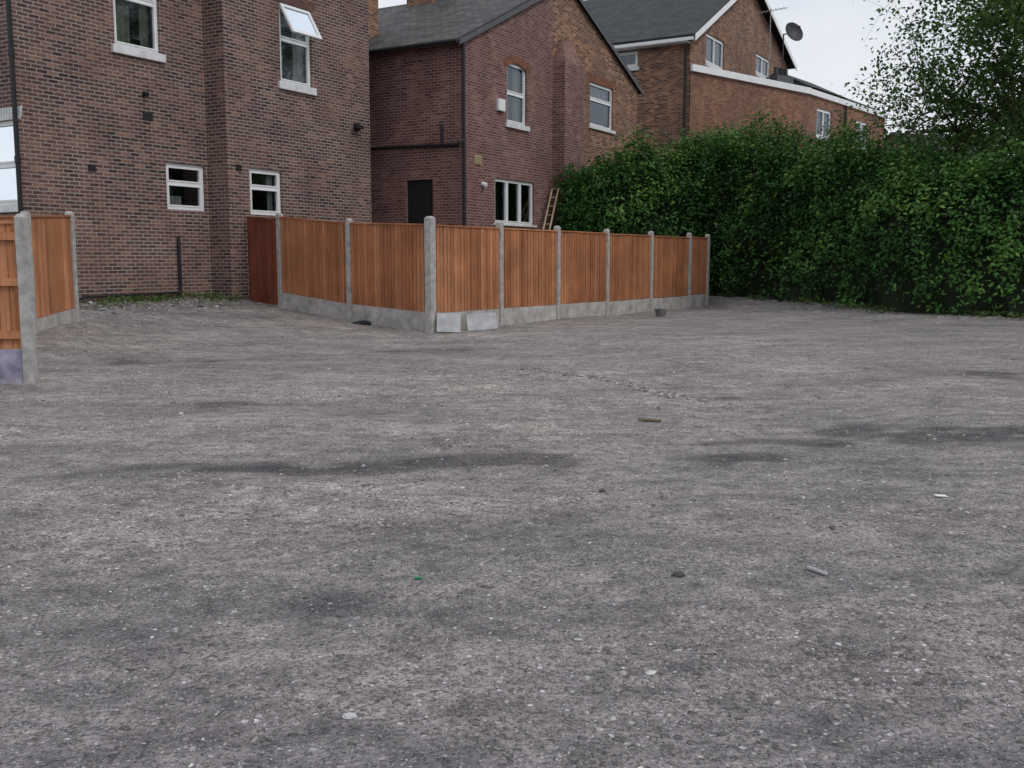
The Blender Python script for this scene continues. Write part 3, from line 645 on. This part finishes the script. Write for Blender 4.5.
# ------------------------------------------------------------------ fences
def post(mb, x, y, h, ang, z0=None, w=.06):
    z0 = g(x, y) if z0 is None else z0; c, s = math.cos(ang), math.sin(ang)
    fr = ((x, y), (c, s), (s, -c))
    mb.box(fr, -w, w, -w, w, z0 - .3, z0 + h - .02)
    P = lambda a, b_, z: pt(fr, a, b_, z); q = w * .55
    mb.hexa((P(-w, w, z0 + h - .02), P(w, w, z0 + h - .02), P(w, -w, z0 + h - .02), P(-w, -w, z0 + h - .02), P(-q, q, z0 + h + .015), P(q, q, z0 + h + .015), P(q, -q, z0 + h + .015), P(-q, -q, z0 + h + .015)))
def panel(wood, conc, a, b_, za, zb, hg, ht, side=1):
    L = math.hypot(b_[0] - a[0], b_[1] - a[1]); D = ((b_[0] - a[0]) / L, (b_[1] - a[1]) / L); Nn = (D[1] * side, -D[0] * side)
    fr = (a, D, Nn); zz = lambda s: za + (zb - za) * s / L
    def pr(mb, s0, s1, w0, w1, h0, h1, uo, w0b=None, w1b=None):
        w0b = w0 if w0b is None else w0b; w1b = w1 if w1b is None else w1b
        P = lambda s, w, h: pt(fr, s, w, zz(s) + h)
        mb.hexa((P(s0, w1, h0), P(s1, w1b, h0), P(s1, w0b, h0), P(s0, w0, h0), P(s0, w1, h1), P(s1, w1b, h1), P(s1, w0b, h1), P(s0, w0, h1)), 0, uo)
    if hg > 0: pr(conc, .05, L - .05, -.025, .025, -.1, hg - .003, 0)
    n = int((L - .1) / .105); st = (L - .1) / n
    for k in range(n):
        s0 = .05 + k * st; j = random.uniform(-.006, .006); j2 = random.uniform(-.008, .006)
        pr(wood, s0, s0 + st + .012, .004, .028 + j, hg + .01, ht - .03 + j2, 10 * random.randint(0, 400), .004, .013 + j)
    pr(wood, .05, L - .05, -.02, .045, ht - .028, ht, 10 * random.randint(0, 400))
    for h in (hg + .12, (hg + ht) / 2, ht - .2): pr(wood, .055, L - .055, -.04, .002, h, h + .08, 10 * random.randint(0, 400))
    pr(wood, .05, .09, -.022, .0035, hg + .01, ht - .03, 70); pr(wood, L - .09, L - .05, -.022, .0035, hg + .01, ht - .03, 70)
FM = mk_empty("wooden_fence", (-1.5, 18.48, 0)); wood = MB(); conc = MB(); gb = MB(); red = MB()
c0 = (-1.5, 18.48); cE = (5.67, 29.3); ts = [0, .1744, .3478, .5246, .711, .8995, 1.0]
pts_ = [(c0[0] + (cE[0] - c0[0]) * t, c0[1] + (cE[1] - c0[1]) * t) for t in ts]
angR = math.atan2(.834, .552)
for k, p in enumerate(pts_): post(conc, p[0], p[1], 2.07 + random.uniform(-.02, .02) if k else 2.1, angR + random.uniform(-.04, .04), z0=g(p[0], p[1], False), w=.06 if k else .075)
for a, b_ in zip(pts_, pts_[1:]): panel(wood, gb, a, b_, g(*a, False) + random.uniform(-.015, .015), g(*b_, False) + random.uniform(-.015, .015), .34, 1.97)
lp = [(-1.5, 18.48), (-3.25, 20.2), (-5.03, 21.9)]; angL = math.atan2(.697, -.717)
for p in lp[1:]: post(conc, p[0], p[1], 2.03, angL, z0=g(*p, False))
for a, b_ in zip(lp, lp[1:]): panel(wood, gb, a, b_, g(*a, False) + random.uniform(-.015, .015), g(*b_, False), .34, 1.97, side=-1)
panel(red, gb, lp[2], (-6.0, 22.86), g(*lp[2], False), g(*lp[2], False) + .08, .03, 1.94, side=-1)
wood.obj("boards", M_fence, FM); red.obj("side_boards", M_fence_red, FM); conc.obj("posts", M_conc, FM, bevel=.006); gb.obj("gravel_boards", M_conc2, FM, bevel=.006)

FB = mk_empty("wooden_fence", (-7.6, 17.4, 0)); wood = MB(); conc = MB(); gb = MB()
q = [(-7.6, 17.4), (-7.45, 15.5), (-7.3, 13.6)]
for p in q: post(conc, p[0], p[1], 1.85, math.pi / 2, z0=g(*p, False))
for a, b_ in zip(q, q[1:]): panel(wood, gb, a, b_, g(*a, False), g(*b_, False), .2, 1.8, side=-1)
wood.obj("boards", M_fence, FB); conc.obj("posts", M_conc, FB, bevel=.006); gb.obj("gravel_boards", M_conc2, FB, bevel=.006)

FA = mk_empty("wooden_fence", (-5.17, 10.67, 0)); wood = MB(); conc = MB(); gb = MB()
q = [(-5.17, 10.67), (-7.0, 10.45), (-8.9, 10.2)]
for p in q: post(conc, p[0], p[1], 1.78, 0, z0=g(*p, False), w=.055)
for a, b_ in zip(q, q[1:]): panel(wood, gb, a, b_, g(*a, False), g(*b_, False), .36, 1.72, side=1)
wood.obj("boards", M_fence, FA); conc.obj("posts", M_conc, FA, bevel=.006); gb.obj("gravel_boards", M_bluebrick, FA, bevel=.006)

# ------------------------------------------------------------------ small things
def obj_box(name, loc, size, rot, mat, bevel=.008):
    mb = MB(); x, y, z = [v / 2 for v in size]
    M = Matrix.Translation(loc) @ rot.to_4x4()
    mb.hexa([M @ Vector(p) for p in ((-x, -y, -z), (x, -y, -z), (x, y, -z), (-x, y, -z), (-x, -y, z), (x, -y, z), (x, y, z), (-x, y, z))])
    return mb.obj(name, mat, None, bevel=bevel)
obj_box("concrete_slab", (-1.17, 18.45, .17), (.44, .05, .36), Euler((math.radians(-16), math.radians(2), math.radians(8))).to_matrix(), M_slab)
obj_box("concrete_slab", (-.58, 19.05, .155), (.62, .05, .32), Euler((math.radians(-14), math.radians(-2), math.radians(24))).to_matrix(), M_slab)
bk = MB(); bc = Vector((3.55, 23.9, g(3.55, 23.9)))
bk.tube(bc, bc + Vector((0, 0, .16)), .11, .14, 20, cap=False); bk.tube(bc + Vector((0, 0, .155)), bc + Vector((0, 0, .175)), .15, .15, 20, cap=False)
bk.tube(bc, bc + Vector((0, 0, .02)), .11, .11, 20); bk.tube(bc + Vector((0, 0, .04)), bc + Vector((0, 0, .15)), .10, .125, 20, cap=False)
bk.obj("bucket", M_bucket)
def lump(name, loc, sx, sy, sz, mat, seed):
    V = []; F = []; n, mm = 16, 8
    for i in range(mm + 1):
        for k in range(n):
            th_, ph_ = math.pi * i / mm, 2 * math.pi * k / n
            p = Vector((math.sin(th_) * math.cos(ph_), math.sin(th_) * math.sin(ph_), math.cos(th_)))
            r_ = 1 + .35 * noise.noise(p * 1.7 + Vector((seed, 0, 0))) + .12 * noise.noise(p * 5 + Vector((seed, 0, 0)))
            V.append((loc[0] + p.x * sx * r_, loc[1] + p.y * sy * r_, loc[2] + max(-.3, p.z) * sz * r_))
    for i in range(mm):
        for k in range(n): F.append((i * n + k, i * n + (k + 1) % n, (i + 1) * n + (k + 1) % n, (i + 1) * n + k))
    me = bpy.data.meshes.new(name); me.from_pydata(V, [], F); me.materials.append(mat); o = bpy.data.objects.new(name, me); scene.collection.objects.link(o)
lump("plastic_bag", (-2.95, 19.75, g(-2.95, 19.75) + .02), .2, .12, .05, M_bag, 4)
lump("stone", (.69, 4.02, g(.69, 4.02) + .005), .028, .02, .014, M_stonelump, 8)
lump("stone", (.51, 5.53, g(.51, 5.53) + .005), .02, .016, .012, M_stonelump, 12)
lump("stone", (-.47, 2.75, g(-.47, 2.75) + .003), .022, .015, .009, M_slab, 15)
obj_box("wood_offcut", (1.12, 8.05, g(1.12, 8.05) + .015), (.19, .04, .018), Euler((0, .04, math.radians(-12))).to_matrix(), M_oldwood, .004)
obj_box("timber_splinter", (1.28, 4.07, g(1.28, 4.07) + .012), (.018, .11, .012), Euler((0, .1, math.radians(28))).to_matrix(), M_slab, .003)
obj_box("paper_scrap", (2.37, 5.41, g(2.37, 5.41) + .008), (.07, .03, .004), Euler((.1, .1, math.radians(10))).to_matrix(), M_white, .001)
M_green = simple("green_plastic", (.02, .22, .10), .5, .2, 8)
obj_box("plastic_scrap", (-.39, 4.02, g(-.39, 4.02) + .008), (.03, .015, .006), Euler((.2, .1, .4)).to_matrix(), M_green, .001)
ld = MB(); l0 = Vector((.55, 29.0, g(.55, 29.0))); l1 = Vector((1.32, 30.95, 3.5)); sdv = Vector((.93, -.36, 0)) * .10
for sg in (-1, 1):
    a, b_ = l0 + sdv * sg, l1 + sdv * sg; t = Vector((.022, 0, 0)); u_ = Vector((0, .04, .01))
    ld.hexa((a - t - u_, a + t - u_, a + t + u_, a - t + u_, b_ - t - u_, b_ + t - u_, b_ + t + u_, b_ - t + u_))
for k in range(1, 12): c_ = l0.lerp(l1, k / 12); ld.tube(c_ - sdv, c_ + sdv, .014)
ld.obj("wooden_ladder", M_newwood)

# ------------------------------------------------------------------ foliage
def leaves(name, C, size, nb, val, mat, parent=None, aspect=.5):
    n = len(C); rnd = lambda: np.random.normal(size=(n, 3))
    def nm(a): return a / (np.linalg.norm(a, axis=1, keepdims=True) + 1e-9)
    nr = nm(nb + rnd() * .45); a = nm(np.cross(nr, rnd())); b_ = np.cross(nr, a)
    L = (size * .5)[:, None]; W = L * aspect
    V = np.stack([C - a * L, C + b_ * W + nr * W * .35, C + a * L, C - b_ * W + nr * W * .35], 1).reshape(-1, 3)
    F = np.arange(n * 4).reshape(n, 4)
    o = tri_mesh(name, V, F, np.clip(val, 0, 1), mat, 4)
    if parent: o.parent = parent; o.matrix_parent_inverse = Matrix.Translation(-Vector(parent.location))
    return o
def hedge_build():
    HE = mk_empty("hedge", (9, 28, 0))
    P = [Vector((x, y, 0)) for x, y in HEDGE]; cum = [0]
    for a, b_ in zip(P, P[1:]): cum.append(cum[-1] + (b_ - a).length)
    hts = [3.9, 5.3, 3.95, 3.45, 3.45, 3.55, 3.7]; wid = [1.15, 1.3, 1.3, 1.25, 1.3, 1.4, 1.4]
    def at(t):
        for k in range(len(P) - 1):
            if t <= cum[k + 1] or k == len(P) - 2:
                f = (t - cum[k]) / (cum[k + 1] - cum[k]); p = P[k].lerp(P[k + 1], f); d = (P[k + 1] - P[k]).normalized()
                if f > .7 and k < len(P) - 2: d = d.lerp((P[k + 2] - P[k + 1]).normalized(), (f - .7) / .6).normalized()
                if f < .3 and k > 0: d = d.lerp((P[k] - P[k - 1]).normalized(), (.3 - f) / .6).normalized()
                h = hts[k] + (hts[k + 1] - hts[k]) * f + .35 * noise.noise(Vector((t * .55, 3, 0))) + .25 * noise.noise(Vector((t * 1.4, 9, 0)))
                return p, d, h, wid[k] + (wid[k + 1] - wid[k]) * f
    def surf(t, q, sh=0.):
        p, d, h, w = at(min(max(t, 0), cum[-1])); nrm = Vector((d.y, -d.x, 0))
        ang = math.pi * q; cx, cz = -math.cos(ang), math.sin(ang)
        ex = 2 / 3.3
        X = math.copysign(abs(cx) ** ex, cx); Z = abs(cz) ** ex
        pos = Vector((p.x, p.y, 0)) + nrm * X * w
        pos.z = Z * h + .05
        out = (nrm * X * abs(cx) + Vector((0, 0, 1)) * cz).normalized()
        s3 = Vector((pos.x, pos.y, pos.z * .8))
        lump_ = .65 * noise.noise(s3 * .6) + .42 * noise.noise(s3 * 1.5 + Vector((5, 5, 5))) + .16 * noise.noise(s3 * 3.4)
        return pos + out * (lump_ + sh), out
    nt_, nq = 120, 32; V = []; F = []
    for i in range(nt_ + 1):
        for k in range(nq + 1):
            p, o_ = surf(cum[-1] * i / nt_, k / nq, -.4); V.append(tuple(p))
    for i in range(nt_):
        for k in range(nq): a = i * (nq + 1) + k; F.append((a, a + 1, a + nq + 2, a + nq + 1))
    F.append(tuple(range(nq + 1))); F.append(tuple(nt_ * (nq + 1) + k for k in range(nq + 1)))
    me = bpy.data.meshes.new("dark_core"); me.from_pydata(V, [], F); me.materials.append(M_hcore)
    o = bpy.data.objects.new("dark_core", me); scene.collection.objects.link(o); o.parent = HE; o.matrix_parent_inverse = Matrix.Translation(-Vector(HE.location))
    C = []; NB = []; S = []; VAL = []
    for _ in range(10000):
        t = random.uniform(0, cum[-1]); q = random.uniform(.0, 1)
        if random.random() < .65: q = random.uniform(.35, 1.0)
        sh = random.gauss(-.04, .17)
        p, out = surf(t, q, sh)
        if noise.noise(p * 1.8 + Vector((40, 0, 0))) < -.36 and sh > -.15 and p.z < 3: continue
        cval = .42 + .55 * noise.noise(p * .9) + .4 * noise.noise(p * 2.6) + random.gauss(0, .12) + (.12 if out.z > .6 else 0) + sh * .7  # lighter on top, darker deeper in: hedge shading put into the leaf colour
        rr_ = random.uniform(.09, .24)
        for k in range(12):
            C.append(p + Vector((random.gauss(0, rr_), random.gauss(0, rr_), random.gauss(0, rr_ * 1.1))) * .8)
            NB.append(out * .6 + Vector((0, 0, .35))); S.append(random.uniform(.08, .16)); VAL.append(cval + random.gauss(0, .12))
    p0, d0, h0, w0 = at(0)
    for _ in range(600):
        a = random.uniform(-1, 1); z = random.uniform(.1, 1)
        base = p0 + Vector((d0.y, -d0.x, 0)) * a * w0 * (1 - .3 * z ** 3) - d0 * ((.25 + .3 * (1 - a * a)) * (1 - .5 * z)) + Vector((0, 0, z * h0))
        for k in range(13): C.append(base + Vector([random.gauss(0, .17) for _ in range(3)])); NB.append(-d0 + Vector((0, 0, .3))); S.append(random.uniform(.09, .16)); VAL.append(.4 + random.gauss(0, .18))
    for _ in range(850):
        t = random.uniform(0, cum[-1]); p, out = surf(t, random.uniform(.3, .75), 0); L = random.uniform(.15, .75)
        dr_ = Vector((random.gauss(0, .3), random.gauss(0, .3), 1)).normalized()
        for k in range(10): C.append(p + dr_ * L * k / 9 + Vector([random.gauss(0, .05) for _ in range(3)])); NB.append(Vector((0, 0, 1))); S.append(random.uniform(.07, .13)); VAL.append(.7 + random.gauss(0, .12))
    C = np.array([tuple(c) for c in C]); NB = np.array([tuple(c) for c in NB])
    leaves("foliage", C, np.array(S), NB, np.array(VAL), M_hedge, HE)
hedge_build()

def weeds():
    C = []; S = []; NB = []; V_ = []
    for _ in range(170):
        if random.random() < .35:
            s_ = random.uniform(-5, -.4); w = abs(random.gauss(0, .5)) + .05; x = -6.52 + .508 * s_ + .861 * w; y = 23.2 + .861 * s_ - .508 * w
        else:
            t = random.random(); k = random.choice([1, 2, 3, 4]); (ax, ay), (bx, by) = HEDGE[k], HEDGE[k + 1]
            off = 1.3 + abs(random.gauss(0, .3)); L = math.hypot(bx - ax, by - ay)
            x = ax + t * (bx - ax) + off * (by - ay) / L; y = ay + t * (by - ay) - off * (bx - ax) / L
        for k in range(random.randint(8, 26)):
            C.append((x + random.gauss(0, .09), y + random.gauss(0, .09), g(x, y) + random.uniform(.01, .13))); S.append(random.uniform(.05, .11)); NB.append((random.gauss(0, .5), random.gauss(0, .5), .6)); V_.append(random.random())
    leaves("weeds", np.array(C), np.array(S), np.array(NB), np.array(V_), M_weed, None, .3)
weeds()

def tree_build():
    T = mk_empty("broadleaf_tree", (15.6, 27.0, 0)); br = MB(); LC = []; LS = []; LV = []
    rnd = random.Random(11)
    def seg(p, d, L, r, lvl, droop):
        n = 5 if lvl < 3 else 3; q = p.copy(); dd = d.copy()
        for k in range(n):
            dd = (dd + Vector([rnd.gauss(0, .13 if lvl else .04) for _ in range(3)]) + Vector((0, 0, droop * (k / n)))).normalized()
            q2 = q + dd * L / n; r0 = r * (1 - .75 * k / n); r1 = r * (1 - .75 * (k + 1) / n)
            br.tube(q, q2, r0, r1, 8 if lvl == 0 else (6 if lvl == 1 else 4 if lvl == 2 else 3), cap=False); q = q2
            if lvl < 3 and (k >= 1 or lvl):
                for _ in range({0: 4, 1: 2, 2: 2}[lvl]):
                    ax_ = Vector([rnd.gauss(0, 1) for _ in range(3)]); side = dd.cross(ax_).normalized()
                    nd = (dd * rnd.uniform(.35, .9) + side * rnd.uniform(.6, 1.0) + (Vector((0, 0, .2)) if lvl == 0 else Vector((0, 0, -.05)))).normalized()
                    seg(q, nd, L * rnd.uniform(.45, .7) if lvl else rnd.uniform(4.2, 6.2), max(r1 * .55, .008), lvl + 1, {0: -.24, 1: -.32, 2: -.4}[lvl])
            if lvl == 3 or (lvl == 2 and k == n - 1):
                cn_ = noise.noise(q * .7); cv = .5 + .6 * cn_
                cnt = 2 if cn_ < -.3 else rnd.choice([10, 16, 22])
                for _ in range(cnt):
                    LC.append(q - dd * rnd.uniform(0, L / n) + Vector([rnd.gauss(0, .14) for _ in range(3)])); LS.append(rnd.uniform(.09, .16)); LV.append(cv + rnd.gauss(0, .15))
    seg(Vector((15.6, 27.0, 0)), Vector((-.05, 0, 1)), 9.5, .38, 0, 0)
    for _ in range(2700):
        u = Vector([rnd.gauss(0, 1) for _ in range(3)]).normalized() * rnd.uniform(.35, 1.0) ** .7
        p = Vector((15.0 + u.x * 4.6, 26.6 + u.y * 2.8, 7.2 + u.z * 4.0))
        if p.z < 3.2: continue
        if noise.noise(p * .75) < -.16 + .3 * max(0, (12.6 - p.x) / 3): continue
        cv = .42 + .6 * noise.noise(p * .7)
        for _ in range(13): LC.append(p + Vector([rnd.gauss(0, .2) for _ in range(3)])); LS.append(rnd.uniform(.10, .17)); LV.append(cv + rnd.gauss(0, .15))
    br.obj("trunk_and_branches", M_bark, T, smooth=True)
    C = np.array([tuple(c) for c in LC]); leaves("foliage", C, np.array(LS), np.tile(np.array([0, 0, .5]), (len(C), 1)), np.array(LV), M_tree, T, .6)
tree_build()

# ------------------------------------------------------------------ light
w = bpy.data.worlds.new("World"); scene.world = w; w.use_nodes = True; nt = w.node_tree
bg = nt.nodes["Background"]; sky = N(nt, "ShaderNodeTexSky"); sky.sky_type = 'NISHITA'; sky.sun_disc = False
az = math.atan2(.6, -.5); sky.sun_elevation = math.radians(48); sky.sun_rotation = az
tc = N(nt, "ShaderNodeTexCoord").outputs['Generated']
cn = noise_(nt, mapping(nt, tc, (1, 1, 2.2)), 2.6, 5, .6)
cl = ramp(nt, [(.3, (.72, .78, .87)), (.5, (.82, .87, .93)), (.7, (.96, .98, 1.0))]); nt.links.new(cn, cl.inputs[0])
clb = mixc(nt, cl.outputs[0], (9.7, 9.6, 9.6), 1.0, 'MULTIPLY')
cf = ramp(nt, [(.25, .72), (.45, .97)]); nt.links.new(noise_(nt, mapping(nt, tc, (1, 1, 2)), 1.7, 4, .6), cf.inputs[0])
nt.links.new(mixc(nt, sky.outputs[0], clb, cf.outputs[0]), bg.inputs[0]); bg.inputs[1].default_value = .1
sl = bpy.data.lights.new("sun", 'SUN'); sl.energy = 1.0; sl.angle = math.radians(14); sl.color = (1, .96, .91)
so = bpy.data.objects.new("sun", sl); scene.collection.objects.link(so)
el = math.radians(48); dv = Vector((math.sin(az) * math.cos(el), math.cos(az) * math.cos(el), math.sin(el)))
so.rotation_euler = dv.to_track_quat('Z', 'Y').to_euler(); so.location = (0, 0, 30)
scene.view_settings.view_transform = 'Standard'; scene.view_settings.look = 'None'; scene.view_settings.exposure = 0

cam = bpy.data.cameras.new("camera"); cam.lens = 35.156; cam.sensor_width = 36; cam.clip_end = 3000; cam.clip_start = .05
co = bpy.data.objects.new("camera", cam); co.location = (0, 0, 1.3); co.rotation_euler = (math.radians(83), 0, 0)
scene.collection.objects.link(co); scene.camera = co
